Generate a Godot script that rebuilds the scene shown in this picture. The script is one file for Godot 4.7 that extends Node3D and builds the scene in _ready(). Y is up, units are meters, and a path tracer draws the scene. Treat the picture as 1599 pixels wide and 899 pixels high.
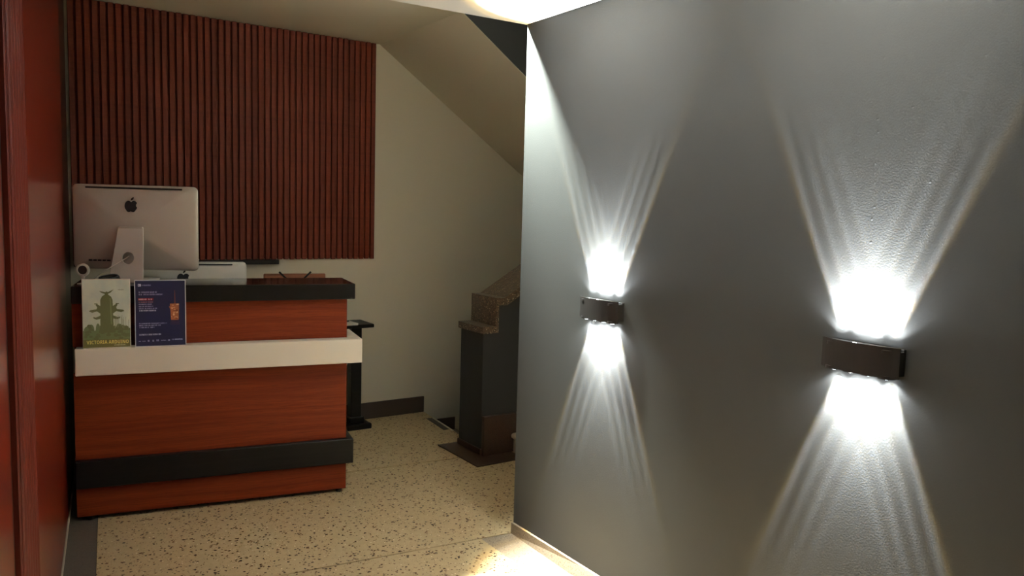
extends Node3D
# Reception lobby at night: slatted wall, wooden counter, two up-and-down wall lamps. Metres, y up.
# The grey lamp wall is the plane x = 2.0; the back wall is z = -5.13; the eye is at (0, 1.5, 0).

const WALL_X := 1.996
const LOBBY_Y := 2.334
const BACK_Z := -5.13
const HIGH_Y := 2.637
const LEFT_TURN := -0.10814      # the left wall and the floor slabs
const LEFT_AT := Vector3(-0.1964, 0, -0.0213)
const COUNTER_TURN := -0.18762
const COUNTER_AT := Vector3(1.512, 0, -3.816)

var rng := RandomNumberGenerator.new()
var taken := {}
var M := {}

func _ready():
	rng.seed = 11
	# ---- camera
	var cam := Camera3D.new()
	cam.name = "camera"
	cam.fov = 40.6
	cam.near = 0.05
	cam.far = 60.0
	cam.transform = Transform3D(Basis(Vector3(0.8338, 0.0276, 0.5513), Vector3(0.0298, 0.9950, -0.0950), Vector3(-0.5512, 0.0957, 0.8289)).orthonormalized(), Vector3(0, 1.5, 0))
	add_child(cam)
	cam.current = true
	# ---- sky (none: a closed interior) and exposure
	var we := WorldEnvironment.new()
	we.name = "environment"
	var env := Environment.new()
	env.background_mode = Environment.BG_COLOR
	env.background_color = Color(0, 0, 0)
	env.tonemap_mode = Environment.TONE_MAPPER_LINEAR
	env.tonemap_exposure = 1.85
	env.sdfgi_enabled = true
	env.ssao_enabled = true
	env.ssil_enabled = true
	we.environment = env
	add_child(we)
	make_materials()
	build_shell()
	build_floor()
	build_stairs()
	build_slat_wall()
	build_counter()
	build_lamps()
	build_counter_things()
	build_small_things()

# ------------------------------------------------------------------ helpers
func numbered(called: String) -> String:
	if not taken.has(called):
		taken[called] = 0
		return called
	taken[called] += 1
	return "%s_%03d" % [called, taken[called]]

func put(called: String, mesh: Mesh, m: Material, parent: Node = null, at := Vector3.ZERO) -> MeshInstance3D:
	var o := MeshInstance3D.new()
	o.name = numbered(called) if parent == null else called
	o.mesh = mesh
	o.material_override = m
	o.position = at
	o.cast_shadow = GeometryInstance3D.SHADOW_CASTING_SETTING_ON
	(parent if parent else self).add_child(o, true)
	return o

func base(called: String, at := Vector3.ZERO, turn := 0.0) -> Node3D:
	var o := Node3D.new()
	o.name = numbered(called)
	o.position = at
	o.rotation.y = turn
	add_child(o, true)
	return o

func tag(o: Node, label: String, category: String, group := ""):
	o.set_meta("label", label)
	o.set_meta("category", category)
	if group:
		o.set_meta("group", group)

func structure(o: Node, label := "", category := "") -> Node:
	o.set_meta("kind", "structure")
	if label:
		tag(o, label, category)
	return o

func begin() -> SurfaceTool:
	var st := SurfaceTool.new()
	st.begin(Mesh.PRIMITIVE_TRIANGLES)
	return st

# corners run anticlockwise seen from outside; stored clockwise with a flat normal
func tri(st: SurfaceTool, a: Vector3, b: Vector3, c: Vector3, ua := Vector2.ZERO, ub := Vector2.ZERO, uc := Vector2.ZERO):
	var n := (b - a).cross(c - a).normalized()
	for k in [[a, ua], [c, uc], [b, ub]]:
		st.set_normal(n)
		st.set_uv(k[1])
		st.add_vertex(k[0])

func quad(st: SurfaceTool, a: Vector3, b: Vector3, c: Vector3, d: Vector3):
	tri(st, a, b, c, Vector2(0, 1), Vector2(1, 1), Vector2(1, 0))
	tri(st, a, c, d, Vector2(0, 1), Vector2(1, 0), Vector2(0, 0))

# a box from lo to hi with chamfered edges
func add_box(st: SurfaceTool, lo: Vector3, hi: Vector3, e := 0.002):
	var c := (lo + hi) / 2.0
	var h := (hi - lo) / 2.0
	e = minf(e, minf(h.x, minf(h.y, h.z)) * 0.9)
	for axis in 3:
		var u := (axis + 1) % 3
		var v := (axis + 2) % 3
		for s in [-1.0, 1.0]:
			var p := []
			for k in [[-1, -1], [1, -1], [1, 1], [-1, 1]]:
				var q := Vector3.ZERO
				q[axis] = s * h[axis]
				q[u] = k[0] * (h[u] - e)
				q[v] = k[1] * (h[v] - e)
				p.append(c + q)
			if s > 0:
				quad(st, p[0], p[1], p[2], p[3])
			else:
				quad(st, p[3], p[2], p[1], p[0])
		for su in [-1.0, 1.0]:
			for sv in [-1.0, 1.0]:
				var p := []
				for k in [[-1, 0], [1, 0], [1, 1], [-1, 1]]:
					var q := Vector3.ZERO
					q[axis] = k[0] * (h[axis] - e)
					q[u] = su * (h[u] - (e if k[1] else 0.0))
					q[v] = sv * (h[v] - (0.0 if k[1] else e))
					p.append(c + q)
				var n: Vector3 = (p[1] - p[0]).cross(p[3] - p[0])
				if n.dot(p[0] - c) > 0:
					quad(st, p[0], p[1], p[2], p[3])
				else:
					quad(st, p[3], p[2], p[1], p[0])
	for sx in [-1.0, 1.0]:
		for sy in [-1.0, 1.0]:
			for sz in [-1.0, 1.0]:
				var s := Vector3(sx, sy, sz)
				var i := c + s * (h - Vector3.ONE * e)
				var a := i + Vector3(sx * e, 0, 0)
				var b := i + Vector3(0, sy * e, 0)
				var d := i + Vector3(0, 0, sz * e)
				if (b - a).cross(d - a).dot(s) > 0:
					tri(st, a, b, d)
				else:
					tri(st, a, d, b)

func box(lo: Vector3, hi: Vector3, e := 0.002) -> ArrayMesh:
	var st := begin()
	add_box(st, lo, hi, e)
	return st.commit()

# an outline in a plane (x, y), raised along the third axis from t0 to t1; place() turns (x, y, t) to a point
func add_prism(st: SurfaceTool, outline: PackedVector2Array, t0: float, t1: float, place: Callable):
	if Geometry2D.is_polygon_clockwise(outline):
		outline.reverse()
	var o: Vector3 = place.call(0.0, 0.0, 0.0)
	var ex: Vector3 = place.call(1.0, 0.0, 0.0) - o
	var ey: Vector3 = place.call(0.0, 1.0, 0.0) - o
	var et: Vector3 = place.call(0.0, 0.0, 1.0) - o
	var flip: bool = ex.cross(ey).dot(et) < 0
	var index := Geometry2D.triangulate_polygon(outline)
	for k in range(0, index.size(), 3):
		var a := outline[index[k]]
		var b := outline[index[k + 1]]
		var c := outline[index[k + 2]]
		if (b - a).cross(c - a) < 0:
			var t := b
			b = c
			c = t
		var up := [place.call(a.x, a.y, t1), place.call(b.x, b.y, t1), place.call(c.x, c.y, t1)]
		var down := [place.call(a.x, a.y, t0), place.call(b.x, b.y, t0), place.call(c.x, c.y, t0)]
		if flip:
			tri(st, up[0], up[2], up[1], a, c, b)
			tri(st, down[0], down[1], down[2], a, b, c)
		else:
			tri(st, up[0], up[1], up[2], a, b, c)
			tri(st, down[0], down[2], down[1], a, c, b)
	for k in outline.size():
		var a := outline[k]
		var b := outline[(k + 1) % outline.size()]
		var p := [place.call(a.x, a.y, t0), place.call(b.x, b.y, t0), place.call(b.x, b.y, t1), place.call(a.x, a.y, t1)]
		if flip:
			quad(st, p[3], p[2], p[1], p[0])
		else:
			quad(st, p[0], p[1], p[2], p[3])

func flat_xz(x: float, y: float, t: float) -> Vector3:
	return Vector3(x, t, y)

func flat_xy(x: float, y: float, t: float) -> Vector3:
	return Vector3(x, y, t)

func prism(outline: PackedVector2Array, t0: float, t1: float, place: Callable) -> ArrayMesh:
	var st := begin()
	add_prism(st, outline, t0, t1, place)
	return st.commit()

# a profile of (radius, height) turned round the y axis, smooth
func add_lathe(st: SurfaceTool, profile: Array, at: Vector3, seg := 32, turn := Basis()):
	for k in seg:
		var a0 := TAU * k / seg
		var a1 := TAU * (k + 1) / seg
		for j in profile.size() - 1:
			var p0: Vector2 = profile[j]
			var p1: Vector2 = profile[j + 1]
			var n2 := Vector2(p1.y - p0.y, p0.x - p1.x).normalized()
			var pt := func(p: Vector2, a: float) -> Vector3: return at + turn * Vector3(p.x * cos(a), p.y, p.x * sin(a))
			var nn := func(a: float) -> Vector3: return turn * Vector3(n2.x * cos(a), n2.y, n2.x * sin(a))
			for c in [[p0, a0], [p0, a1], [p1, a1], [p0, a0], [p1, a1], [p1, a0]]:
				st.set_normal(nn.call(c[1]))
				st.set_uv(Vector2(c[1] / TAU, c[0].y))
				st.add_vertex(pt.call(c[0], c[1]))

func lathe(profile: Array, at := Vector3.ZERO, seg := 32, turn := Basis()) -> ArrayMesh:
	var st := begin()
	add_lathe(st, profile, at, seg, turn)
	return st.commit()

# a round tube along points
func add_tube(st: SurfaceTool, pts: Array, r: float, sides := 10, shut := false):
	var rings := []
	for i in pts.size():
		var before: Vector3 = pts[i - 1] if i > 0 else (pts[-1] if shut else pts[0])
		var after: Vector3 = pts[(i + 1) % pts.size()] if i < pts.size() - 1 or shut else pts[i]
		var t := (after - before).normalized()
		var s := t.cross(Vector3.UP if absf(t.y) < 0.9 else Vector3.RIGHT).normalized()
		var u := s.cross(t)
		var ring := []
		for k in sides:
			var a := TAU * k / sides
			ring.append([pts[i] + (s * cos(a) + u * sin(a)) * r, s * cos(a) + u * sin(a)])
		rings.append(ring)
	for i in rings.size() - (0 if shut else 1):
		for k in sides:
			var a = rings[i][k]
			var b = rings[i][(k + 1) % sides]
			var c = rings[(i + 1) % rings.size()][(k + 1) % sides]
			var d = rings[(i + 1) % rings.size()][k]
			for v in [a, b, c, a, c, d]:
				st.set_normal(v[1])
				st.set_uv(Vector2.ZERO)
				st.add_vertex(v[0])

func ring_points(c: Vector2, rx: float, ry: float, n := 40) -> PackedVector2Array:
	var out := PackedVector2Array()
	for k in n:
		out.append(c + Vector2(cos(TAU * k / n) * rx, sin(TAU * k / n) * ry))
	return out

func rounded(w: float, h: float, r: float, n := 6) -> PackedVector2Array:
	var out := PackedVector2Array()
	for q in [[1, 1, 0], [-1, 1, 1], [-1, -1, 2], [1, -1, 3]]:
		for k in n + 1:
			var a: float = PI / 2 * (q[2] + float(k) / n)
			out.append(Vector2(q[0] * (w / 2 - r) + cos(a) * r, q[1] * (h / 2 - r) + sin(a) * r))
	return out

# ------------------------------------------------------------------ materials
func plain(color: Color, rough: float, spec := 0.5) -> StandardMaterial3D:
	var m := StandardMaterial3D.new()
	m.albedo_color = color
	m.roughness = rough
	m.metallic_specular = spec
	return m

func image_texture(im: Image) -> ImageTexture:
	return ImageTexture.create_from_image(im)

func grain_image(a: Color, b: Color, c: Color, number: int) -> Image:
	# grain runs along the picture's u axis; repeats without a seam because the noise is blended over the edge
	var n := FastNoiseLite.new()
	n.seed = number
	n.frequency = 1.0
	n.fractal_octaves = 3
	var fine := FastNoiseLite.new()
	fine.seed = number + 5
	fine.frequency = 1.0
	var w := 512
	var im := Image.create(w, w, false, Image.FORMAT_RGB8)
	for y in w:
		for x in w:
			var p := TAU * x / w
			var q := TAU * y / w
			var v := n.get_noise_3d(cos(p) * 0.22 + 3.0 * cos(q), sin(p) * 0.22 + 3.0 * sin(q), 1.7 * cos(q))
			var f := fine.get_noise_3d(cos(p) * 1.6, sin(p) * 1.6 + 26.0 * sin(q), 26.0 * cos(q))
			var t := clampf(0.5 + 0.8 * v, 0, 1)
			var k := a.lerp(b, t)
			k = k.lerp(c, clampf(f * 0.9, 0, 0.55))
			im.set_pixel(x, y, k)
	return im

func speckle_image(w: int, ground: Color, chips: Array, number: int) -> Image:
	# chips: [count, smallest radius, largest radius, colour, spread]
	var r := RandomNumberGenerator.new()
	r.seed = number
	var n := FastNoiseLite.new()
	n.seed = number
	n.frequency = 0.02
	var im := Image.create(w, w, false, Image.FORMAT_RGB8)
	for y in w:
		for x in w:
			var g := 1.0 + 0.035 * n.get_noise_2d(x, y) + r.randf_range(-0.025, 0.025)
			im.set_pixel(x, y, Color(ground.r * g, ground.g * g, ground.b * g))
	for kind in chips:
		for k in int(kind[0]):
			var rad := lerpf(kind[1], kind[2], pow(r.randf(), 2.2))
			var cx := r.randf() * w
			var cy := r.randf() * w
			var ph := r.randf() * TAU
			var stretch := r.randf_range(0.55, 1.0)
			var tone := r.randf_range(1.0 - kind[4], 1.0 + kind[4])
			var lobes := 3 + r.randi() % 3
			var col: Color = kind[3]
			col = Color(col.r * tone, col.g * tone, col.b * tone)
			var reach := int(ceil(rad * 1.3)) + 1
			for dy in range(-reach, reach + 1):
				for dx in range(-reach, reach + 1):
					var v := Vector2(dx, dy).rotated(ph)
					v.y /= stretch
					var lim := rad * (1.0 + 0.22 * cos(lobes * v.angle()))
					if v.length() < lim:
						im.set_pixel(posmod(int(cx) + dx, w), posmod(int(cy) + dy, w), col)
	return im

func tri_mat(tex: Texture2D, scale: Vector3, rough: float, world := false) -> StandardMaterial3D:
	var m := StandardMaterial3D.new()
	m.albedo_texture = tex
	m.roughness = rough
	m.uv1_triplanar = true
	m.uv1_world_triplanar = world
	m.uv1_scale = scale
	return m

func noise_relief(m: StandardMaterial3D, freq: float, strength: float, number: int):
	var n := FastNoiseLite.new()
	n.seed = number
	n.frequency = freq
	n.fractal_octaves = 3
	var t := NoiseTexture2D.new()
	t.width = 512
	t.height = 512
	t.seamless = true
	t.as_normal_map = true
	t.bump_strength = 4.0
	t.noise = n
	m.normal_enabled = true
	m.normal_texture = t
	m.normal_scale = strength
	m.uv1_triplanar = true

func make_materials():
	M.grey_paint = plain(Color(0.252, 0.252, 0.246), 0.75, 0.25)
	M.grey_paint.uv1_scale = Vector3.ONE * 2.6
	noise_relief(M.grey_paint, 0.11, 0.06, 3)
	M.cream_wall = plain(Color(0.80, 0.76, 0.68), 0.75)
	M.cream_wall.uv1_scale = Vector3.ONE * 1.5
	noise_relief(M.cream_wall, 0.03, 0.05, 8)
	M.white_ceiling = plain(Color(0.88, 0.86, 0.82), 0.8)
	M.dark_paint = plain(Color(0.205, 0.196, 0.19), 0.6, 0.3)
	M.red_panel = plain(Color(0.48, 0.13, 0.075), 0.28)
	M.red_panel.clearcoat_enabled = true
	M.red_panel.clearcoat = 0.5
	M.red_panel.clearcoat_roughness = 0.2
	M.red_trim = plain(Color(0.36, 0.125, 0.08), 0.5, 0.3)
	M.dark_wood_and_shade = plain(Color(0.17, 0.09, 0.065), 0.4)  # dark backing wood, and the painted shade on the left wall's far end
	var cherry := image_texture(grain_image(Color(0.40, 0.145, 0.06), Color(0.48, 0.205, 0.085), Color(0.31, 0.10, 0.045), 4))
	M.cherry = tri_mat(cherry, Vector3(0.8, 1.6, 1.6), 0.5)
	M.cherry.metallic_specular = 0.28
	M.slat = tri_mat(image_texture(grain_image(Color(0.37, 0.155, 0.10), Color(0.42, 0.195, 0.125), Color(0.30, 0.115, 0.075), 9)), Vector3(1.6, 1.6, 1.6), 0.6)
	M.slat.metallic_specular = 0.25
	M.black_wood = tri_mat(image_texture(grain_image(Color(0.07, 0.06, 0.058), Color(0.10, 0.087, 0.08), Color(0.045, 0.04, 0.04), 17)), Vector3(0.8, 2.0, 2.0), 0.4)
	M.black_wood.metallic_specular = 0.3
	M.black_top = M.black_wood.duplicate()
	M.black_top.roughness = 0.14
	M.black_top.metallic_specular = 0.5
	M.white_board = plain(Color(0.90, 0.87, 0.82), 0.4)
	M.terrazzo = tri_mat(image_texture(speckle_image(1024, Color(0.71, 0.625, 0.475), [[1500, 1.5, 3.5, Color(0.62, 0.53, 0.37), 0.25], [900, 1.5, 4.0, Color(0.84, 0.78, 0.64), 0.1], [1900, 1.5, 7.0, Color(0.32, 0.205, 0.10), 0.35], [520, 1.5, 6.5, Color(0.17, 0.11, 0.06), 0.3]], 21)), Vector3.ONE * 1.0, 0.45, true)
	M.terrazzo.metallic_specular = 0.3
	M.border_grey = tri_mat(image_texture(speckle_image(512, Color(0.34, 0.31, 0.27), [[2500, 1.0, 2.5, Color(0.25, 0.22, 0.19), 0.3], [1500, 1.0, 2.0, Color(0.44, 0.41, 0.36), 0.2]], 22)), Vector3.ONE * 2.0, 0.4, true)
	M.border_stone = tri_mat(image_texture(speckle_image(512, Color(0.53, 0.47, 0.39), [[2600, 1.0, 3.6, Color(0.34, 0.28, 0.21), 0.35], [1800, 1.0, 2.6, Color(0.67, 0.61, 0.52), 0.15]], 23)), Vector3.ONE * 2.5, 0.4, true)
	M.granite = tri_mat(image_texture(speckle_image(512, Color(0.33, 0.25, 0.18), [[1500, 2.0, 6.5, Color(0.13, 0.10, 0.075), 0.4], [900, 2.0, 5.5, Color(0.55, 0.46, 0.36), 0.25], [300, 1.5, 4.0, Color(0.82, 0.76, 0.66), 0.1]], 24)), Vector3.ONE * 2.4, 0.3, true)
	M.granite_dark = tri_mat(image_texture(speckle_image(512, Color(0.24, 0.16, 0.12), [[3000, 1.2, 3.2, Color(0.15, 0.10, 0.08), 0.4], [1500, 1.0, 2.4, Color(0.33, 0.24, 0.18), 0.2]], 25)), Vector3.ONE * 3.0, 0.35, true)
	M.grout = plain(Color(0.13, 0.10, 0.07), 0.9)
	M.baseboard = plain(Color(0.21, 0.16, 0.135), 0.5)
	M.nosing = plain(Color(0.72, 0.68, 0.60), 0.4)
	M.cream_stone = plain(Color(0.80, 0.76, 0.68), 0.35)
	M.lamp_black = plain(Color(0.15, 0.138, 0.13), 0.5)
	M.lens = plain(Color(0.95, 0.96, 1.0), 0.2)
	M.lens.emission_enabled = true
	M.lens.emission = Color(0.93, 0.97, 1.0)
	M.lens.emission_energy_multiplier = 8.0
	M.downlight = plain(Color(0.95, 0.96, 1.0), 0.3)
	M.downlight.emission_enabled = true
	M.downlight.emission = Color(0.95, 1.0, 0.97)
	M.downlight.emission_energy_multiplier = 3.0
	M.aluminium = plain(Color(0.78, 0.76, 0.72), 0.38)
	M.aluminium.metallic = 0.25
	M.black_plastic = plain(Color(0.03, 0.028, 0.028), 0.35)
	M.screen = plain(Color(0.02, 0.02, 0.022), 0.1)
	M.white_plastic = plain(Color(0.83, 0.80, 0.75), 0.35)
	M.paper = plain(Color(0.86, 0.84, 0.80), 0.7)
	M.chair_wood = tri_mat(image_texture(grain_image(Color(0.42, 0.23, 0.12), Color(0.52, 0.30, 0.17), Color(0.32, 0.16, 0.08), 31)), Vector3(1.5, 3, 3), 0.45)
	M.yellow_ink = plain(Color(0.90, 0.83, 0.50), 0.5)
	M.white_ink = plain(Color(0.86, 0.86, 0.84), 0.5)

# ------------------------------------------------------------------ the shell
func left_point(s: float, out := 0.0) -> Vector2:
	var p := LEFT_AT + Vector3(out, 0, -s).rotated(Vector3.UP, LEFT_TURN)
	return Vector2(p.x, p.z)

func build_shell():
	# right wall with its lamps; ends at the stair opening
	var wr := put("wall_right", box(Vector3(WALL_X, 0, -2.935), Vector3(WALL_X + 0.16, 2.75, 1.6), 0.001), M.grey_paint)
	structure(wr, "smooth dark grey painted wall carrying the two lit lamps", "wall")
	for q in [Vector2(-1.235, 1.941), Vector2(-1.240, 1.780), Vector2(-1.237, 1.745), Vector2(-1.238, 1.661), Vector2(-1.236, 1.610), Vector2(-1.232, 1.544), Vector2(-1.237, 1.511), Vector2(-1.235, 1.448), Vector2(-1.085, 1.609), Vector2(-1.146, 1.803), Vector2(-0.974, 1.909), Vector2(-2.462, 1.738)]:
		var big := rng.randf_range(0.0025, 0.005)
		put("filler_patch", lathe([Vector2(big, 0.0), Vector2(big * 0.6, 0.0002), Vector2(0.0, 0.0003)], Vector3(WALL_X, q.y, q.x), 10, Basis(Vector3.BACK, PI / 2)), M.grey_paint, wr)
	var wb := put("wall_back", box(Vector3(0.1, -1.4, BACK_Z - 0.15), Vector3(4.4, 3.8, BACK_Z), 0.001), M.cream_wall)
	structure(wb, "plain cream wall behind the counter and below the stair", "wall")
	var wl := base("wall_left", LEFT_AT, LEFT_TURN)
	structure(wl, "glossy red wooden panelled wall at the left edge", "wall")
	put("backing", box(Vector3(-0.17, 0, -5.25), Vector3(-0.012, 2.75, 1.75), 0.001), M.dark_wood_and_shade, wl)
	put("panel", box(Vector3(-0.03, 0.012, -4.45), Vector3(0.0, 2.74, -2.465), 0.003), M.red_panel, wl)
	put("panel", box(Vector3(-0.03, 0.012, -5.2), Vector3(-0.004, 2.74, -4.455), 0.003), M.dark_wood_and_shade, wl)  # dark brown paints in the shade at the wall's unlit far end
	# reeded casing: a flat board with half-round reeds
	var st := begin()
	add_box(st, Vector3(-0.03, 0.012, -2.46), Vector3(0.002, 2.74, -2.07), 0.003)
	put("casing", st.commit(), M.red_trim, wl)
	for k in 6:
		var z := -2.105 - k * 0.062
		var reed := PackedVector2Array()
		for j in 9:
			var a := PI * j / 8.0
			reed.append(Vector2(0.001 + 0.010 * sin(a), z + 0.024 * cos(a)))
		put("reed", prism(reed, 0.012, 2.74, flat_xz), M.red_trim, wl)
	var dl := base("door_1", LEFT_AT, LEFT_TURN)
	structure(dl, "red lacquered door leaf at the far left edge of the room", "door")
	put("leaf", box(Vector3(-0.045, 0.008, -1.995), Vector3(-0.006, 2.1, -0.95), 0.003), M.red_panel, dl)
	put("leaf", box(Vector3(-0.04, 2.104, -1.995), Vector3(-0.006, 2.74, -0.95), 0.003), M.red_panel, dl)
	var hd := begin()
	add_tube(hd, [Vector3(0.0, 1.0, -1.02), Vector3(0.045, 1.0, -1.02), Vector3(0.05, 1.0, -1.05), Vector3(0.05, 1.0, -1.15)], 0.009)
	put("door_handle", hd.commit(), M.aluminium, dl)
	structure(put("baseboard_left", box(Vector3(0, 0, -4.45), Vector3(0.006, 0.012, -2.465), 0.001), M.nosing), "thin pale strip at the foot of the red panel", "baseboard")
	var bl: Node3D = get_node("baseboard_left")
	bl.position = LEFT_AT
	bl.rotation.y = LEFT_TURN
	# the end of the lobby behind the eye
	structure(put("wall_front", box(Vector3(-0.9, 0, 1.5), Vector3(2.2, 2.75, 1.65), 0.001), M.cream_wall), "cream wall behind the camera", "wall")
	# ceilings: the low lobby ceiling, a step up over the counter
	var lo_poly := PackedVector2Array([left_point(2.98, -0.1), Vector2(WALL_X - 0.004, -2.94), Vector2(WALL_X - 0.004, 1.6), left_point(-1.7, -0.1)])
	structure(put("ceiling", prism(lo_poly, LOBBY_Y, 2.78, flat_xz), M.white_ceiling), "low white lobby ceiling lit by the wall lamps", "ceiling")
	var hi_poly := PackedVector2Array([left_point(5.25, -0.1), Vector2(2.256, BACK_Z), Vector2(2.256, -2.93), left_point(2.9, -0.1)])
	structure(put("ceiling", prism(hi_poly, HIGH_Y, 2.80, flat_xz), M.cream_wall), "cream ceiling above the reception counter", "ceiling")
	# wall skirting of the grey wall: flares towards the viewer
	var sk := begin()
	var zs := [-2.935, -2.40, 1.5]
	var foot := [0.013, 0.030, 0.030]
	var top := 0.051
	for k in 2:
		var a := Vector3(WALL_X - 0.012, top, zs[k])
		var b := Vector3(WALL_X - 0.012, top, zs[k + 1])
		quad(sk, Vector3(WALL_X - foot[k], 0, zs[k]), Vector3(WALL_X - foot[k + 1], 0, zs[k + 1]), b, a)
		quad(sk, a, b, Vector3(WALL_X, top, zs[k + 1]), Vector3(WALL_X, top, zs[k]))
	tri(sk, Vector3(WALL_X, 0, zs[0]), Vector3(WALL_X - foot[0], 0, zs[0]), Vector3(WALL_X, top, zs[0]))
	tri(sk, Vector3(WALL_X - foot[0], 0, zs[0]), Vector3(WALL_X - 0.012, top, zs[0]), Vector3(WALL_X, top, zs[0]))
	structure(put("baseboard_right", sk.commit(), M.border_stone), "low speckled stone skirting under the grey lamp wall", "baseboard")
	structure(put("baseboard_back", box(Vector3(1.2, 0, BACK_Z), Vector3(2.64, 0.118, BACK_Z + 0.014), 0.002), M.baseboard), "dark brown skirting on the cream back wall", "baseboard")

func build_floor():
	var fl := base("floor")
	structure(fl, "beige terrazzo floor of large slabs with thin dark joints", "floor")
	var edge := PackedVector2Array([left_point(-1.65), left_point(5.17), Vector2(2.64, BACK_Z), Vector2(2.56, -4.30), Vector2(4.2, -4.30), Vector2(4.2, -2.90), Vector2(WALL_X + 0.02, -2.90), Vector2(WALL_X + 0.02, 1.55)])
	put("bed", prism(edge, -0.16, -0.006, flat_xz), M.grout, fl)
	var inner := PackedVector2Array([left_point(-1.65, 0.124), left_point(5.17, 0.124), Vector2(2.64, BACK_Z), Vector2(2.56, -4.30), Vector2(4.2, -4.30), Vector2(4.2, -2.90), Vector2(WALL_X + 0.02, -2.90), Vector2(WALL_X + 0.02, 1.55)])
	var side := PackedVector2Array([Vector2(1.828, 1.6), Vector2(1.828, -4.0), Vector2(2.15, -4.0), Vector2(2.15, 1.6)])
	var cuts := [-1.4, -0.27, 0.86, 1.995, 3.132, 4.262, 5.40]
	for k in cuts.size() - 1:
		var s0: float = cuts[k] + 0.004
		var s1: float = cuts[k + 1] - 0.004
		var band := PackedVector2Array([left_point(s0, -2), left_point(s1, -2), left_point(s1, 6), left_point(s0, 6)])
		for piece in Geometry2D.intersect_polygons(band, inner):
			var pieces := [piece]
			if s1 < 3.2:
				pieces = Geometry2D.clip_polygons(piece, side)
				for strip in Geometry2D.intersect_polygons(piece, side):
					put("border_stone", prism(strip, -0.02, 0.0, flat_xz), M.border_stone, fl)
			for p in pieces:
				put("slab", prism(p, -0.02, 0.0, flat_xz), M.terrazzo, fl)
	var rim := PackedVector2Array([left_point(-1.65), left_point(5.17), left_point(5.17, 0.122), left_point(-1.65, 0.122)])
	put("border_strip", prism(rim, -0.02, 0.0, flat_xz), M.border_grey, fl)

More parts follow.
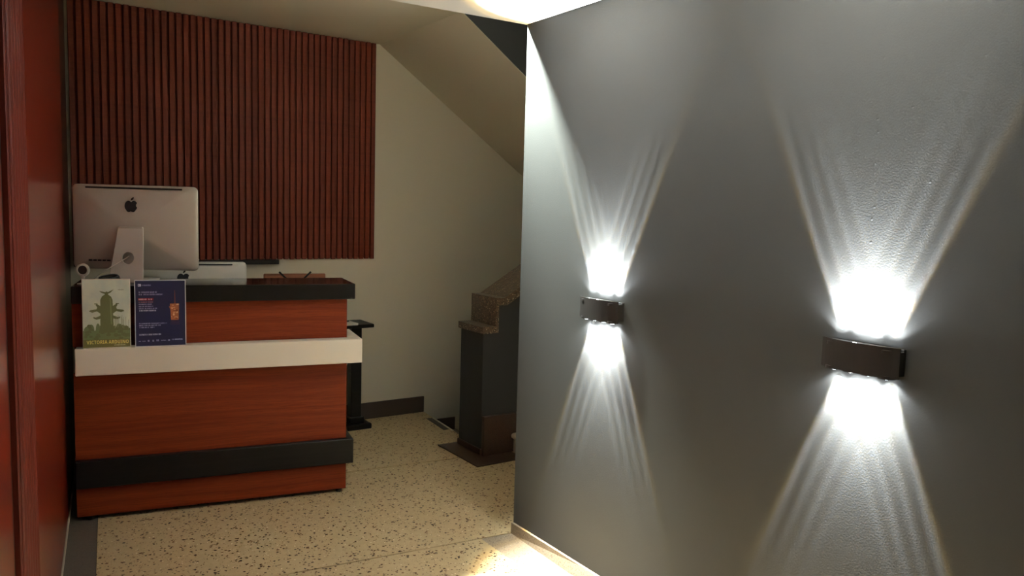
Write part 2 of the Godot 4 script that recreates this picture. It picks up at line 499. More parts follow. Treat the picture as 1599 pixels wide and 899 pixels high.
func build_stairs():
	# the lower flight goes up to the right behind the grey wall; the upper one comes back above the flight down
	var x0 := 2.46
	var pr := base("stair_parapet")
	tag(pr, "dark grey stair parapet with stepped brown granite coping beside the cream wall", "parapet")
	var outline := PackedVector2Array([Vector2(x0, 0.0), Vector2(4.19, 0.0), Vector2(4.19, 1.874), Vector2(2.62, 0.94), Vector2(2.545, 0.94), Vector2(2.545, 0.765), Vector2(x0, 0.765)])
	put("panel", prism(outline, -4.27, -4.0, flat_xy), M.dark_paint, pr)
	var cope := PackedVector2Array([Vector2(2.447, 0.765), Vector2(2.560, 0.765), Vector2(2.560, 0.935), Vector2(2.622, 0.935), Vector2(4.19, 1.87), Vector2(4.19, 1.925), Vector2(2.605, 0.982), Vector2(2.540, 0.982), Vector2(2.540, 0.806), Vector2(2.447, 0.806)])
	put("coping", prism(cope, -4.285, -3.985, flat_xy), M.granite, pr)
	put("plinth", box(Vector3(x0 - 0.008, 0.006, -4.28), Vector3(x0 + 0.02, 0.045, -3.992), 0.003), M.granite_dark, pr)
	var low := PackedVector2Array([Vector2(x0 + 0.004, 0.006), Vector2(2.68, 0.006), Vector2(2.95, 0.17), Vector2(2.95, 0.42), Vector2(2.72, 0.25), Vector2(x0 + 0.004, 0.25)])
	put("skirting", prism(low, -4.0, -3.968, flat_xy), M.granite_dark, pr)
	put("floor_slab", box(Vector3(2.33, 0.0, -4.318), Vector3(2.67, 0.006, -3.822), 0.002), M.granite_dark, pr)
	var fa := base("staircase")
	tag(fa, "stair flight with cream steps rising right behind the grey wall end", "staircase")
	for k in 5:
		var x := 2.662 + k * 0.27
		var y := 0.125 + k * 0.165
		put("riser", box(Vector3(x + 0.018, 0.0, -3.966), Vector3(x + 0.3, y - 0.035, -2.92), 0.002), M.nosing, fa)
		var tread := begin()
		var prof := PackedVector2Array()
		for j in 9:
			var a := PI / 2 + PI * j / 8.0
			prof.append(Vector2(x + 0.018 + 0.018 * cos(a), y - 0.0175 + 0.0175 * sin(a)))
		prof.append(Vector2(x + 0.3, y - 0.035))
		prof.append(Vector2(x + 0.3, y))
		add_prism(tread, prof, -3.966, -2.92, flat_xy)
		put("tread", tread.commit(), M.cream_stone, fa)
	# the underside of the upper flight, with its dark parapet above
	var so := PackedVector2Array([Vector2(2.256, HIGH_Y), Vector2(4.19, HIGH_Y - 1.934 * 0.69), Vector2(4.19, HIGH_Y - 1.934 * 0.69 + 0.2), Vector2(2.256, HIGH_Y + 0.16)])
	var up := base("upper_flight")
	tag(up, "sloping cream underside of the upper stair flight with dark grey side", "staircase")
	put("soffit", prism(so, BACK_Z, -3.99, flat_xy), M.cream_wall, up)
	var sd := PackedVector2Array([Vector2(2.256, HIGH_Y + 0.004), Vector2(4.19, HIGH_Y - 1.934 * 0.69 + 0.004), Vector2(4.19, 3.4), Vector2(2.26, 3.4)])
	put("side_panel", prism(sd, -4.06, -3.986, flat_xy), M.dark_paint, up)
	# the flight down
	var dn := base("lower_flight")
	tag(dn, "stair going down behind the dark grey parapet with pale nosing strip", "staircase")
	var e0 := Vector2(2.64, BACK_Z)
	var e1 := Vector2(2.56, -4.30)
	for k in 5:
		var dx := k * 0.28
		var y := -0.17 - k * 0.17
		var step := PackedVector2Array([e0 + Vector2(dx, 0), e1 + Vector2(dx, 0), e1 + Vector2(dx + 0.285, 0), e0 + Vector2(dx + 0.285, 0)])
		put("step", prism(step, y - 0.12, y, flat_xz), M.border_grey, dn)
	var at0 := e0.lerp(e1, 0.24)
	var at1 := e0.lerp(e1, 0.68)
	put("edge_strip", prism(PackedVector2Array([at0 + Vector2(-0.055, 0), e0.lerp(e1, 0.62) + Vector2(-0.055, 0), e0.lerp(e1, 0.62) + Vector2(-0.012, 0), at0 + Vector2(-0.012, 0)]), -0.004, 0.0015, flat_xz), M.baseboard, dn)
	put("nosing_strip", prism(PackedVector2Array([at0 + Vector2(-0.012, 0), at1 + Vector2(-0.012, 0), at1 + Vector2(0.004, 0), at0 + Vector2(0.004, 0)]), -0.02, 0.002, flat_xz), M.nosing, dn)
	structure(put("baseboard_stair", box(Vector3(2.655, -0.19, BACK_Z), Vector3(2.91, -0.072, BACK_Z + 0.014), 0.002), M.baseboard), "lower piece of dark skirting beside the stair going down", "baseboard")
	# walls that close the stairwell
	structure(put("wall_stair", box(Vector3(4.2, -1.6, BACK_Z - 0.15), Vector3(4.35, 3.8, -2.7), 0.001), M.cream_wall), "cream end wall of the stairwell", "wall")
	structure(put("wall_stair", box(Vector3(WALL_X + 0.01, 0, -2.915), Vector3(4.3, 3.8, -2.80), 0.001), M.cream_wall), "cream side wall of the stairwell", "wall")
	structure(put("wall_stair", box(Vector3(2.20, 2.80, BACK_Z), Vector3(2.252, 3.8, -2.9), 0.001), M.cream_wall), "cream upper wall of the stairwell", "wall")
	structure(put("ceiling_stair", box(Vector3(2.15, 3.7, BACK_Z - 0.1), Vector3(4.35, 3.85, -2.75), 0.001), M.white_ceiling), "white ceiling of the stairwell", "ceiling")
	structure(put("floor_stair", box(Vector3(2.45, -1.55, BACK_Z - 0.1), Vector3(4.35, -1.4, -4.2), 0.001), M.border_grey), "floor at the foot of the stair going down", "floor")
	structure(put("wall_stair", box(Vector3(2.5, -1.4, -4.285), Vector3(4.19, -0.165, -4.2), 0.001), M.cream_wall), "cream wall under the lower flight", "wall")

func build_slat_wall():
	var p := base("slat_panel", Vector3(0, 0, BACK_Z))
	tag(p, "dark red-brown wooden slat panel on the cream wall above the counter", "wall panel")
	put("backing", box(Vector3(0.37, 1.16, 0.0), Vector3(2.218, 2.636, 0.006), 0.001), M.slat, p)
	var shape := box(Vector3(-0.0145, 1.156, 0.006), Vector3(0.0145, 2.636, 0.026), 0.002)
	# vertical grain: the same wood, turned
	var variants := []
	for k in 3:
		var m: StandardMaterial3D = M.slat.duplicate()
		m.albedo_color = [Color(1, 1, 1), Color(0.9, 0.88, 0.88), Color(1, 0.95, 0.9)][k]
		variants.append(m)
	for k in 46:
		var x := 0.3825 + k * (2.2055 - 0.3825) / 45.0
		var o := put("slat", shape, variants[rng.randi() % 3], p, Vector3(x, rng.randf_range(-0.003, 0.0), 0))
	put("rail", box(Vector3(0.37, 1.125, 0.0), Vector3(1.545, 1.154, 0.042), 0.002), M.black_wood, p)

# ------------------------------------------------------------------ the counter (local x to the right, z to the viewer)
func build_counter():
	var c := base("reception_counter", COUNTER_AT, COUNTER_TURN)
	tag(c, "reddish wooden reception counter with black top, white shelf and black band", "counter")
	put("front_panel", box(Vector3(-1.255, 0.022, -0.02), Vector3(0.0, 0.708, 0.0), 0.0015), M.cherry, c)
	put("upper_panel", box(Vector3(-1.255, 0.832, -0.02), Vector3(0.0, 1.0355, 0.0), 0.0015), M.cherry, c)
	put("core", box(Vector3(-1.25, 0.022, -0.29), Vector3(-0.004, 1.03, -0.021), 0.001), M.cherry, c)
	put("shelf", box(Vector3(-1.24, 0.7075, -0.018), Vector3(0.0675, 0.832, 0.0675), 0.003), M.white_board, c)
	put("shelf", box(Vector3(0.001, 0.7075, -0.28), Vector3(0.0675, 0.832, -0.019), 0.003), M.white_board, c)
	put("band", box(Vector3(-1.253, 0.167, -0.30), Vector3(0.0325, 0.297, 0.0325), 0.003), M.black_wood, c)
	put("top", box(Vector3(-1.253, 1.0355, -0.335), Vector3(0.035, 1.115, 0.034), 0.003), M.black_top, c)
	for x in [-1.2, -0.03]:
		for z in [-0.25, -0.03]:
			put("foot", lathe([Vector2(0, 0.024), Vector2(0.016, 0.024), Vector2(0.018, 0.0), Vector2(0.0, 0.0)], Vector3(x, 0, z), 16), M.black_plastic, c)
	put("desk", box(Vector3(-1.25, 0.665, -0.78), Vector3(-0.41, 0.70, -0.292), 0.003), M.cherry, c)
	put("desk_end", box(Vector3(-0.445, 0.0, -0.76), Vector3(-0.42, 0.664, -0.31), 0.002), M.cherry, c)
	put("desk_end", box(Vector3(-1.24, 0.0, -0.76), Vector3(-1.215, 0.664, -0.31), 0.002), M.cherry, c)

# ------------------------------------------------------------------ lamps
const BEAM := 1.5

const COOL := Color(0.95, 0.98, 1.0)
const BLUISH := Color(0.80, 0.90, 1.0)
const AMBER := Color(1.0, 0.84, 0.42)

func spot(parent: Node3D, called: String, at: Vector3, up: bool, tilt: float, lean: float, half: float, blend: float, energy: float, color: Color, size := 0.01):
	var l := SpotLight3D.new()
	l.name = called
	# up or down, leaning towards the wall by tilt degrees and along it by lean degrees
	var d := Vector3(tan(deg_to_rad(lean)), 1.0 if up else -1.0, -tan(deg_to_rad(tilt))).normalized()
	l.transform = Transform3D(Basis.looking_at(d, Vector3.BACK), at)
	l.spot_angle = half
	l.spot_angle_attenuation = blend
	l.spot_range = 8.0
	l.spot_attenuation = 2.0
	l.light_energy = energy
	l.light_color = color
	l.light_size = size
	l.shadow_enabled = true
	parent.add_child(l, true)

func wall_lamp(at: Vector3, label: String):
	var o := base("wall_lamp", at, -PI / 2)   # local x along the wall, z out of it
	tag(o, label, "wall lamp", "black up-and-down wall lamps")
	var w := 0.228
	var h := 0.083
	var shell := PackedVector2Array()
	for k in 17:
		var t := -1.0 + k / 8.0
		shell.append(Vector2(t * w / 2, 0.055 - 0.024 * t * t))
	shell.append(Vector2(w / 2, 0.010))
	shell.append(Vector2(-w / 2, 0.010))
	put("housing", prism(shell, -0.034, 0.030, flat_xz), M.lamp_black, o)
	put("back_plate", box(Vector3(-w / 2 + 0.006, -0.036, 0.0), Vector3(w / 2 - 0.002, 0.036, 0.010), 0.001), M.lamp_black, o)
	# the curved front is a shield a little taller than the housing
	var front := PackedVector2Array()
	for k in 17:
		var t := -1.0 + k / 8.0
		front.append(Vector2(t * (w / 2 + 0.001), 0.058 - 0.024 * t * t))
	for k in 17:
		var t := 1.0 - k / 8.0
		front.append(Vector2(t * (w / 2 + 0.001), 0.055 - 0.024 * t * t))
	put("shield", prism(front, -h / 2, h / 2, flat_xz), M.lamp_black, o)
	for up in [true, false]:
		var s := 1.0 if up else -1.0
		var half := 23.6 if up else 21.6
		for k in 4:
			var x := -0.078 + k * 0.052
			var lp := Vector3(x, 0.024 if up else -0.036, 0.026)
			var turn := Basis() if up else Basis(Vector3.RIGHT, PI)
			put("lens_ring", lathe([Vector2(0.0, 0.0), Vector2(0.0235, 0.0), Vector2(0.0235, 0.009), Vector2(0.021, 0.0095), Vector2(0.020, 0.005), Vector2(0, 0.005)], lp, 28, turn), M.lamp_black, o)
			put("lens", lathe([Vector2(0.0, 0.005), Vector2(0.0195, 0.0055), Vector2(0.016, 0.0095), Vector2(0.009, 0.0118), Vector2(0.0, 0.0125)], lp, 24, turn), M.lens, o)
			var lights := Vector3(x, s * 0.0505, 0.015)
			spot(o, "lens_beam", lights, up, 0.0, 0.0, half, 0.04, BEAM, BLUISH)
			spot(o, "lens_rim", lights, up, 0.0, 0.0, half + 1.9, 0.04, BEAM * 0.36, AMBER)
			# the facets at the lens edge throw narrow streaks along the wall
			for side in [-1.0, 1.0]:
				spot(o, "lens_streak", lights, up, 2.0, side * (half - 1.9), 2.1, 0.9, BEAM * 2.7 * [1.0, 0.7, 0.9, 0.6][k if side < 0 else 3 - k], COOL)
			# the outermost lenses break the edge of the beam into an amber fringe
			if k == 0 or k == 3:
				spot(o, "lens_fringe", lights, up, 1.6, (half + 0.1) * (-1.0 if k == 0 else 1.0), 1.7, 0.8, BEAM * 2.4, AMBER)
			spot(o, "lens_glow", lights, up, 0.0, 0.0, 62.0, 0.4, BEAM * 0.03, COOL)
		spot(o, "added_fill", Vector3(0, s * 0.0505, 0.030), up, -20.0, 0.0, 17.0, 0.6, BEAM * 12.0, COOL, 0.03)  # added fill beam with no lens of its own, leaning out for bounced light
		spot(o, "lens_spill", Vector3(0, s * 0.0515, 0.030), up, 0.0, 0.0, 86.0, 0.2, BEAM * 0.06, COOL, 0.05)

func build_lamps():
	wall_lamp(Vector3(WALL_X, 1.134, -2.335), "black curved up-and-down wall lamp nearer the counter and stair")
	wall_lamp(Vector3(WALL_X, 1.134, -1.225), "black curved up-and-down wall lamp closer to the viewer, looking larger")
	# adjustable ceiling spot behind the step of the lobby ceiling: it washes the end of the grey wall
	var d := base("ceiling_spot", Vector3(1.72, HIGH_Y, -3.11))
	tag(d, "small white ceiling spot hidden behind the lobby ceiling step", "ceiling light")
	put("ring", lathe([Vector2(0.030, 0.0), Vector2(0.045, 0.0), Vector2(0.045, -0.012), Vector2(0.032, -0.016), Vector2(0.030, 0.0)], Vector3.ZERO, 28), M.white_plastic, d)
	put("lamp_lens", lathe([Vector2(0.0, -0.008), Vector2(0.030, -0.008)], Vector3.ZERO, 24), M.downlight, d)
	var l := SpotLight3D.new()
	l.name = "ceiling_spot_beam"
	l.spot_angle = 31.0
	l.spot_angle_attenuation = 1.0
	l.spot_range = 8.0
	l.spot_attenuation = 2.0
	l.light_energy = 17.0
	l.light_size = 0.03
	l.light_color = Color(0.95, 1.0, 0.97)
	l.shadow_enabled = true
	d.add_child(l)
	l.position = Vector3(0, -0.03, 0)
	l.look_at_from_position(d.position + l.position, Vector3(2.06, 1.80, -2.70), Vector3.UP)

# ------------------------------------------------------------------ things on the counter
func counter_point(x: float, y: float, z: float) -> Vector3:
	return COUNTER_AT + Vector3(x, y, z).rotated(Vector3.UP, COUNTER_TURN)

const DOME := 0.046

func dome(f: float) -> float:
	# height of the back shell over its edge; f runs from 1 at the rim to 0 at the middle
	return DOME * pow(maxf(1.0 - pow(f, 2.3), 0.0), 0.75)

func bulged(w: float, h: float, r: float, edge: float) -> ArrayMesh:
	# the back shell of a flat computer: rounded outline, thin edge, softly domed back; z is out of the back
	var st := begin()
	st.set_smooth_group(0)
	var out := rounded(w, h, r, 8)
	var rings := [[1.0, 0.0], [1.0, edge * 0.7], [0.995, edge]]
	for f in [0.985, 0.965, 0.94, 0.9, 0.85, 0.78, 0.7, 0.6, 0.5, 0.4, 0.3, 0.2, 0.1, 0.0]:
		rings.append([f, edge + dome(f)])
	var n := out.size()
	var pt := func(i: int, k: int) -> Vector3:
		# shrunk across the width and the height alike, so that it curves over its whole width
		var p: Vector2 = out[k % n]
		var f: float = rings[i][0]
		var q := Vector2(p.x / (w / 2), p.y / (h / 2)).length()
		p *= f * lerpf(1.0 / q, 1.0, pow(f, 4))
		return Vector3(p.x, p.y, rings[i][1])
	for i in rings.size() - 1:
		for k in n:
			var a: Vector3 = pt.call(i, k)
			var b: Vector3 = pt.call(i, k + 1)
			var c: Vector3 = pt.call(i + 1, k + 1)
			var d: Vector3 = pt.call(i + 1, k)
			for v in ([a, c, b, a, d, c] if i < rings.size() - 2 else [a, c, b]):
				st.set_uv(Vector2(v.x, v.y))
				st.add_vertex(v)
	st.index()
	st.generate_normals()
	return st.commit()

func fruit_emblem(parent: Node3D, at: Vector3, size: float) -> MeshInstance3D:
	var body := ring_points(Vector2(-0.22, 0.02), 0.30, 0.42)
	body = Geometry2D.merge_polygons(body, ring_points(Vector2(0.22, 0.02), 0.30, 0.42))[0]
	body = Geometry2D.merge_polygons(body, ring_points(Vector2(-0.17, -0.18), 0.24, 0.34))[0]
	body = Geometry2D.merge_polygons(body, ring_points(Vector2(0.17, -0.18), 0.24, 0.34))[0]
	body = Geometry2D.clip_polygons(body, ring_points(Vector2(0.60, 0.08), 0.22, 0.22))[0]
	var leaf := Geometry2D.intersect_polygons(ring_points(Vector2(-0.06, 0.72), 0.24, 0.24), ring_points(Vector2(0.20, 0.50), 0.24, 0.24))[0]
	var st := begin()
	for shape in [body, leaf]:
		var p := PackedVector2Array()
		for v in shape:
			p.append(v * size)
		add_prism(st, p, -0.002, 0.0028, flat_xy)
	return put("emblem", st.commit(), M.black_plastic, parent, at)

func computer(at: Vector3, turn: float, w: float, h: float, gap: float, lift: float, label: String):
	# at: the middle of the stand's foot, on its support; the back faces local +z
	var o := base("computer", at, turn)
	tag(o, label, "computer", "all-in-one computers at the counter")
	var cy := gap + h / 2
	var shell := put("back_shell", bulged(w, h, 0.024, 0.008), M.aluminium, o, Vector3(0, cy, -0.05))
	put("screen_glass", prism(rounded(w - 0.004, h - 0.004, 0.022), -0.056, -0.0505, flat_xy), M.screen, o, Vector3(0, cy, 0))
	var leant := func(f: float) -> float: return -atan((dome(f - 0.04) - dome(f + 0.04)) / (0.08 * h / 2))
	var fv := 1.0 - 0.030 / h
	var vent := put("vent_slot", prism(rounded(w * 0.77, 0.0075, 0.003), -0.002, 0.0015, flat_xy), M.black_plastic, o, Vector3(0, cy + fv * h / 2, -0.042 + dome(fv)))
	vent.rotation.x = leant.call(fv - 0.02)
	var mark := fruit_emblem(o, Vector3(-0.003, cy + h * lift, -0.042 + dome(lift * 2.0)), 0.062 * w / 0.65)
	mark.rotation.x = leant.call(lift * 2.0)
	# the bent stand: a tapered plate with a cable hole, and a foot
	var top_y := gap + h * 0.50
	var y0 := 0.010
	var hole := Vector2(0.0, gap + 0.062)
	var wt := w * 0.098
	var wb := w * 0.132
	var n := 48
	var st := begin()
	var plate := func(p: Vector2, dz: float) -> Vector3:
		var f := (p.y - y0) / (top_y - y0)
		return Vector3(p.x, p.y, lerpf(0.075, 0.014, f) + dz)
	var outer := []
	var inner := []
	for k in n:
		var d := Vector2(cos(TAU * k / n), sin(TAU * k / n))
		inner.append(hole + d * 0.029)
		var far := INF
		var corners := [Vector2(-wb, y0), Vector2(wb, y0), Vector2(wt, top_y), Vector2(-wt, top_y)]
		for j in 4:
			var hit = Geometry2D.segment_intersects_segment(hole, hole + d * 3.0, corners[j], corners[(j + 1) % 4])
			if hit != null:
				far = minf(far, hole.distance_to(hit))
		outer.append(hole + d * far)
	# keep the plate's corners
	for corner in [Vector2(-wb, y0), Vector2(wb, y0), Vector2(wt, top_y), Vector2(-wt, top_y)]:
		var best := 0
		for k in n:
			if absf(angle_difference((outer[k] - hole).angle(), (corner - hole).angle())) < absf(angle_difference((outer[best] - hole).angle(), (corner - hole).angle())):
				best = k
		outer[best] = corner
	for k in n:
		var j := (k + 1) % n
		quad(st, plate.call(inner[k], 0.0), plate.call(outer[k], 0.0), plate.call(outer[j], 0.0), plate.call(inner[j], 0.0))
		quad(st, plate.call(inner[j], -0.009), plate.call(outer[j], -0.009), plate.call(outer[k], -0.009), plate.call(inner[k], -0.009))
		quad(st, plate.call(outer[k], -0.009), plate.call(outer[j], -0.009), plate.call(outer[j], 0.0), plate.call(outer[k], 0.0))
		quad(st, plate.call(inner[j], -0.009), plate.call(inner[k], -0.009), plate.call(inner[k], 0.0), plate.call(inner[j], 0.0))
	add_box(st, Vector3(-wb, 0.0, -0.13), Vector3(wb, 0.010, 0.077), 0.002)
	put("stand", st.commit(), M.aluminium, o)
	put("hinge", box(Vector3(-wt * 0.96, top_y - 0.006, -0.006), Vector3(wt * 0.96, top_y + 0.005, 0.015), 0.002), M.aluminium, o)
	var ports := begin()
	for k in 5:
		var pz := -0.042 + dome(0.80)
		add_box(ports, Vector3(-w * 0.36 + k * 0.022, gap + 0.040, pz - 0.012), Vector3(-w * 0.36 + k * 0.022 + 0.014, gap + 0.047, pz + 0.004), 0.001)
	put("ports", ports.commit(), M.black_plastic, o)
	return o

func build_counter_things():
	var c1: Node3D = computer(counter_point(-1.012, 1.115, -0.205), -0.54, 0.605, 0.415, 0.055, 0.255, "large silver all-in-one computer seen from behind, standing on the black counter top")
	var cb := begin()
	var cable := []
	for k in 25:
		var t := k / 24.0
		cable.append(Vector3(lerpf(0.012, -0.17, t), lerpf(0.128, 0.004, pow(t, 0.9)), 0.062 + 0.04 * sin(t * PI)))
	add_tube(cb, cable, 0.002, 8)
	put("power_cable", cb.commit(), M.white_plastic, c1)
	computer(counter_point(-0.78, 0.70, -0.56), COUNTER_TURN - 0.03, 0.65, 0.43, 0.055, 0.29, "second silver all-in-one computer, its top edge showing behind the counter")
	# round-headed white camera on a stem
	var k1 := base("desk_camera", counter_point(-1.214, 1.115, -0.085), -0.5)
	tag(k1, "small white round desk camera with dark lens beside the left poster", "camera")
	var flat := Basis(Vector3.RIGHT, PI / 2)
	put("head", lathe([Vector2(0.0, -0.008), Vector2(0.026, -0.008), Vector2(0.030, -0.004), Vector2(0.030, 0.004), Vector2(0.0265, 0.0085), Vector2(0.0215, 0.0085), Vector2(0.0205, 0.005)], Vector3(0, 0.066, 0), 36, flat), M.white_plastic, k1)
	put("lens_glass", lathe([Vector2(0.0205, 0.005), Vector2(0.012, 0.0065), Vector2(0.0, 0.007)], Vector3(0, 0.066, 0), 30, flat), M.black_plastic, k1)
	put("stem", lathe([Vector2(0.0, 0.0), Vector2(0.026, 0.0), Vector2(0.026, 0.003), Vector2(0.0075, 0.006), Vector2(0.0065, 0.026), Vector2(0.011, 0.044)], Vector3.ZERO, 24), M.white_plastic, k1)
	# dark cable coil
	var coil := begin()
	for j in 4:
		var pts := []
		for k in 40:
			var a := TAU * k / 40.0
			pts.append(Vector3(cos(a) * (0.048 - 0.003 * j), 0.008 + 0.006 * j + 0.014 * (0.5 + 0.5 * sin(a + 0.8 * j)), sin(a) * (0.036 - 0.002 * j)))
		add_tube(coil, pts, 0.0045, 8, true)
	var cc := put("cable_coil", coil.commit(), M.black_plastic, null, counter_point(-1.105, 1.117, -0.055))
	cc.rotation.y = COUNTER_TURN
	tag(cc, "loose black cable coil on the counter between camera and computer", "cable")
	posters()

# ------------------------------------------------------------------ posters
func fill_poly(im: Image, pts: PackedVector2Array, col: Color):
	var lo := pts[0]
	var hi := pts[0]
	for p in pts:
		lo = lo.min(p)
		hi = hi.max(p)
	for y in range(maxi(0, int(lo.y)), mini(im.get_height(), int(hi.y) + 1)):
		for x in range(maxi(0, int(lo.x)), mini(im.get_width(), int(hi.x) + 1)):
			if Geometry2D.is_point_in_polygon(Vector2(x + 0.5, y + 0.5), pts):
				im.set_pixel(x, y, col)

func poly(a: Array) -> PackedVector2Array:
	var out := PackedVector2Array()
	for k in range(0, a.size(), 2):
		out.append(Vector2(a[k], a[k + 1]))
	return out

func words(im: Image, x0: int, x1: int, y: int, h: int, col: Color, r: RandomNumberGenerator):
	# small print too fine to read in the photograph: letter-like strokes
	var x := x0
	while x < x1:
		var w := 2 + r.randi() % 3
		if r.randf() < 0.16:
			x += 3
			continue
		for yy in range(y, y + h):
			for xx in range(x, mini(x + w, x1)):
				if r.randf() < 0.82:
					im.set_pixel(xx, yy, col)
		x += w + 1

func green_print() -> Image:
	var w := 300
	var h := 440
	var r := RandomNumberGenerator.new()
	r.seed = 5
	var im := Image.create(w, h, false, Image.FORMAT_RGB8)
	var n := FastNoiseLite.new()
	n.seed = 2
	n.frequency = 0.008
	for y in h:
		for x in w:
			var t := clampf(0.5 + n.get_noise_2d(x, y), 0, 1)
			im.set_pixel(x, y, Color(0.76, 0.80, 0.77).lerp(Color(0.83, 0.85, 0.79), t))
	var olive := Color(0.37, 0.39, 0.25)
	var moss := Color(0.41, 0.46, 0.31)
	# low bushes and far roofs
	for k in 46:
		fill_poly(im, ring_points(Vector2(r.randf_range(0, w), r.randf_range(318, 350)), r.randf_range(10, 22), r.randf_range(14, 42), 14), olive if k % 3 else moss)
	im.fill_rect(Rect2i(0, 330, w, 62), moss)
	for k in 30:
		fill_poly(im, ring_points(Vector2(r.randf_range(0, w), r.randf_range(330, 385)), r.randf_range(8, 18), r.randf_range(6, 14), 10), olive)
	# the domed column with its spread bird and side taps
	var col := poly([112, 130, 124, 106, 142, 96, 162, 96, 180, 108, 190, 130, 194, 300, 206, 345, 98, 345, 110, 300])
	fill_poly(im, col, olive)
	fill_poly(im, poly([172, 118, 180, 120, 186, 290, 176, 290]), Color(0.47, 0.50, 0.34))
	fill_poly(im, poly([140, 98, 148, 76, 158, 76, 164, 98]), olive)
	fill_poly(im, poly([106, 72, 148, 80, 160, 80, 198, 62, 176, 84, 158, 92, 146, 92, 122, 84]), olive)
	for s in [-1, 1]:
		var q := func(a: Array) -> PackedVector2Array:
			var out := PackedVector2Array()
			for k in range(0, a.size(), 2):
				out.append(Vector2(152 + s * a[k], a[k + 1]))
			return out
		fill_poly(im, q.call([36, 172, 62, 156, 70, 162, 60, 178, 64, 190, 104, 196, 112, 204, 92, 212, 62, 204, 38, 220]), olive)
		fill_poly(im, q.call([40, 232, 70, 244, 86, 240, 84, 250, 66, 258, 40, 252]), olive)
		fill_poly(im, q.call([58, 152, 78, 152, 78, 158, 58, 158]), olive)
	for k in 14:
		var x := 200 + r.randi() % 90
		im.fill_rect(Rect2i(x, 230 + r.randi() % 50, 2, 60), Color(0.55, 0.56, 0.46))
	words(im, 226, 262, 62, 5, Color(0.50, 0.51, 0.42), r)
	im.fill_rect(Rect2i(0, 388, w, 52), Color(0.40, 0.38, 0.20))
	words(im, 196, 270, 424, 6, Color(0.85, 0.85, 0.78), r)
	return im

func blue_print() -> Image:
	var w := 330
	var h := 440
	var r := RandomNumberGenerator.new()
	r.seed = 8
	var im := Image.create(w, h, false, Image.FORMAT_RGB8)
	im.fill(Color(0.82, 0.82, 0.82))
	im.fill_rect(Rect2i(5, 5, w - 10, h - 8), Color(0.12, 0.12, 0.25))
	var pale := Color(0.62, 0.61, 0.70)
	im.fill_rect(Rect2i(22, 26, 20, 16), Color(0.8, 0.8, 0.84))
	im.fill_rect(Rect2i(26, 30, 5, 8), Color(0.12, 0.12, 0.25))
	words(im, 48, 104, 30, 9, pale, r)
	words(im, 26, 142, 76, 10, pale, r)
	words(im, 26, 180, 91, 10, pale, r)
	im.fill_rect(Rect2i(22, 119, 98, 17), Color(0.50, 0.06, 0.10))
	words(im, 26, 112, 123, 9, Color(0.92, 0.80, 0.80), r)
	words(im, 26, 118, 142, 8, Color(0.66, 0.45, 0.48), r)
	words(im, 26, 110, 156, 8, pale, r)
	words(im, 26, 118, 170, 8, pale, r)
	words(im, 26, 152, 184, 8, pale, r)
	words(im, 26, 136, 198, 9, Color(0.8, 0.8, 0.84), r)
	words(im, 26, 206, 284, 8, pale, r)
	words(im, 26, 164, 297, 8, pale, r)
	words(im, 26, 124, 310, 8, pale, r)
	words(im, 26, 166, 356, 11, Color(0.75, 0.75, 0.80), r)
	for b in [[22, 66, 402, 6], [80, 92, 398, 12], [104, 120, 398, 12], [136, 152, 396, 12], [166, 198, 400, 6], [210, 224, 398, 10], [236, 306, 395, 9]]:
		words(im, b[0], b[1], b[2], b[3], Color(0.70, 0.70, 0.80), r)
	# amber glass with a pouring stream
	var amber := Color(0.62, 0.36, 0.22)
	fill_poly(im, poly([226, 158, 286, 158, 282, 268, 232, 268]), amber)
	for k in 26:
		fill_poly(im, ring_points(Vector2(r.randf_range(234, 280), r.randf_range(164, 262)), r.randf_range(3, 9), r.randf_range(2, 6), 9), [Color(0.76, 0.52, 0.38), Color(0.45, 0.22, 0.12), Color(0.84, 0.66, 0.52)][k % 3])
	fill_poly(im, poly([256, 70, 260, 70, 263, 158, 254, 158]), Color(0.42, 0.22, 0.20))
	fill_poly(im, poly([218, 172, 232, 186, 240, 200, 230, 204]), amber)
	fill_poly(im, poly([230, 272, 284, 272, 288, 300, 226, 300]), Color(0.21, 0.14, 0.24))
	return im

func poster_mesh(w: float, h: float) -> ArrayMesh:
	var st := begin()
	quad(st, Vector3(-w / 2, 0, 0), Vector3(w / 2, 0, 0), Vector3(w / 2, h, 0), Vector3(-w / 2, h, 0))
	return st.commit()

func print_material(im: Image) -> StandardMaterial3D:
	var m := StandardMaterial3D.new()
	m.albedo_texture = image_texture(im)
	m.roughness = 0.4
	return m

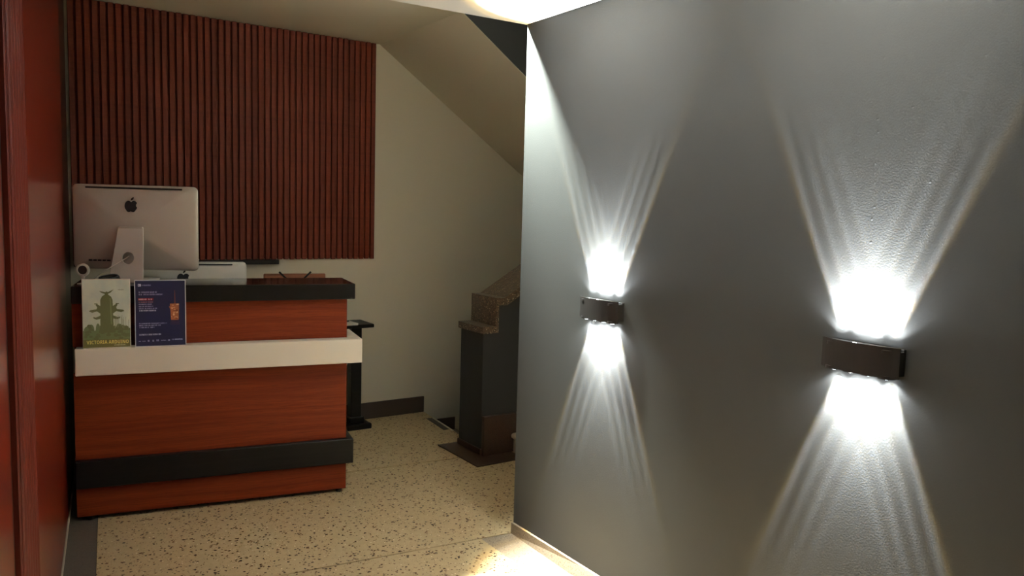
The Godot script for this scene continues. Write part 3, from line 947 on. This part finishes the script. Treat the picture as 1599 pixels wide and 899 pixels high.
func posters():
	# sage-green advertising plate, a thin box leaning on the counter top's edge
	var a := base("poster", counter_point(-1.109, 0.832, 0.054), COUNTER_TURN)
	tag(a, "pale green vintage poster plate with olive machine silhouette, left of the two", "poster", "posters leaning on the white shelf")
	a.rotation.x = -0.03
	put("plate", box(Vector3(-0.099, 0, -0.012), Vector3(0.099, 0.318, 0.0), 0.0015), M.white_plastic, a)
	put("print", poster_mesh(0.193, 0.310), print_material(green_print()), a, Vector3(0, 0.003, 0.0004))
	var t := TextMesh.new()
	t.text = "VICTORIA ARDUINO"
	var f := SystemFont.new()
	f.font_names = PackedStringArray(["Droid Sans"])
	f.font_weight = 700
	t.font = f
	t.font_size = 32
	t.pixel_size = 0.0005
	t.depth = 0.0004
	var ink := put("lettering", t, M.yellow_ink, a, Vector3(0.004, 0.027, 0.0008))
	var wide: float = t.get_aabb().size.x
	ink.scale = Vector3(0.172 / maxf(wide, 0.01), 1.25 * 0.172 / maxf(wide, 0.01), 1)
	var b := base("poster", counter_point(-0.8825, 0.832, 0.056), COUNTER_TURN)
	tag(b, "dark blue printed poster with white small print and an amber glass", "poster", "posters leaning on the white shelf")
	b.rotation.x = -0.03
	put("plate", box(Vector3(-0.110, 0, -0.005), Vector3(0.110, 0.312, 0.0), 0.001), M.white_plastic, b)
	put("print", poster_mesh(0.219, 0.311), print_material(blue_print()), b, Vector3(0, 0.0005, 0.0004))

# ------------------------------------------------------------------ beside and behind the counter
func build_small_things():
	var t := base("side_table", Vector3(2.12, 0, -4.98))
	tag(t, "dark wooden side table against the back wall beside the counter", "table")
	put("tabletop", box(Vector3(-0.62, 0.702, -0.13), Vector3(0.006, 0.726, 0.11), 0.004), M.black_wood, t)
	for x in [-0.56, -0.125]:
		put("leg", box(Vector3(x, 0.03, -0.04), Vector3(x + 0.075, 0.701, 0.03), 0.003), M.black_wood, t)
		put("foot", box(Vector3(x - 0.05, 0.0, -0.12), Vector3(x + 0.125, 0.036, 0.10), 0.005), M.black_wood, t)
		put("foot_block", box(Vector3(x - 0.018, 0.036, -0.07), Vector3(x + 0.09, 0.075, 0.055), 0.006), M.black_wood, t)
	var p := base("paper_stack", Vector3(1.90, 0.7265, -4.93))
	tag(p, "small stack of white paper on the dark side table", "papers")
	for k in 3:
		var s := put("sheet", box(Vector3(-0.105, 0.004 * k, -0.07), Vector3(0.105, 0.004 * k + 0.0035, 0.07), 0.0005), M.paper, p)
		s.rotation.y = 0.05 * k - 0.04
	var pen := begin()
	add_tube(pen, [Vector3(-0.06, 0, 0), Vector3(0.06, 0, 0.0)], 0.0045, 10)
	var pn := put("pen", pen.commit(), M.black_plastic, null, Vector3(1.92, 0.7435, -4.92))
	pn.rotation.y = 0.5
	tag(pn, "dark pen lying on the white paper stack", "pen")
	# wooden chair behind the counter
	var c := base("wooden_chair", counter_point(-0.15, 0, -0.90), COUNTER_TURN)
	tag(c, "brown wooden chair, its back rail just above the counter top", "chair")
	put("top_rail", box(Vector3(-0.185, 1.052, -0.012), Vector3(0.185, 1.092, 0.012), 0.005), M.chair_wood, c)
	for x in [-0.175, 0.175]:
		put("back_post", box(Vector3(x - 0.012, 0.0, -0.014), Vector3(x + 0.012, 1.06, 0.010), 0.004), M.chair_wood, c)
		put("front_leg", box(Vector3(x - 0.015, 0.0, 0.36), Vector3(x + 0.015, 0.43, 0.39), 0.004), M.chair_wood, c)
	put("seat", box(Vector3(-0.20, 0.43, 0.016), Vector3(0.20, 0.462, 0.41), 0.008), M.chair_wood, c)
	put("lower_rail", box(Vector3(-0.17, 0.70, -0.008), Vector3(0.17, 0.74, 0.008), 0.004), M.chair_wood, c)
	for s in [-1.0, 1.0]:
		var st := begin()
		add_tube(st, [Vector3(s * 0.095, 1.104, 0.014), Vector3(s * 0.045, 1.055, 0.016), Vector3(-s * 0.10, 0.72, 0.012)], 0.006, 10)
		put("brace", st.commit(), M.black_wood, c)
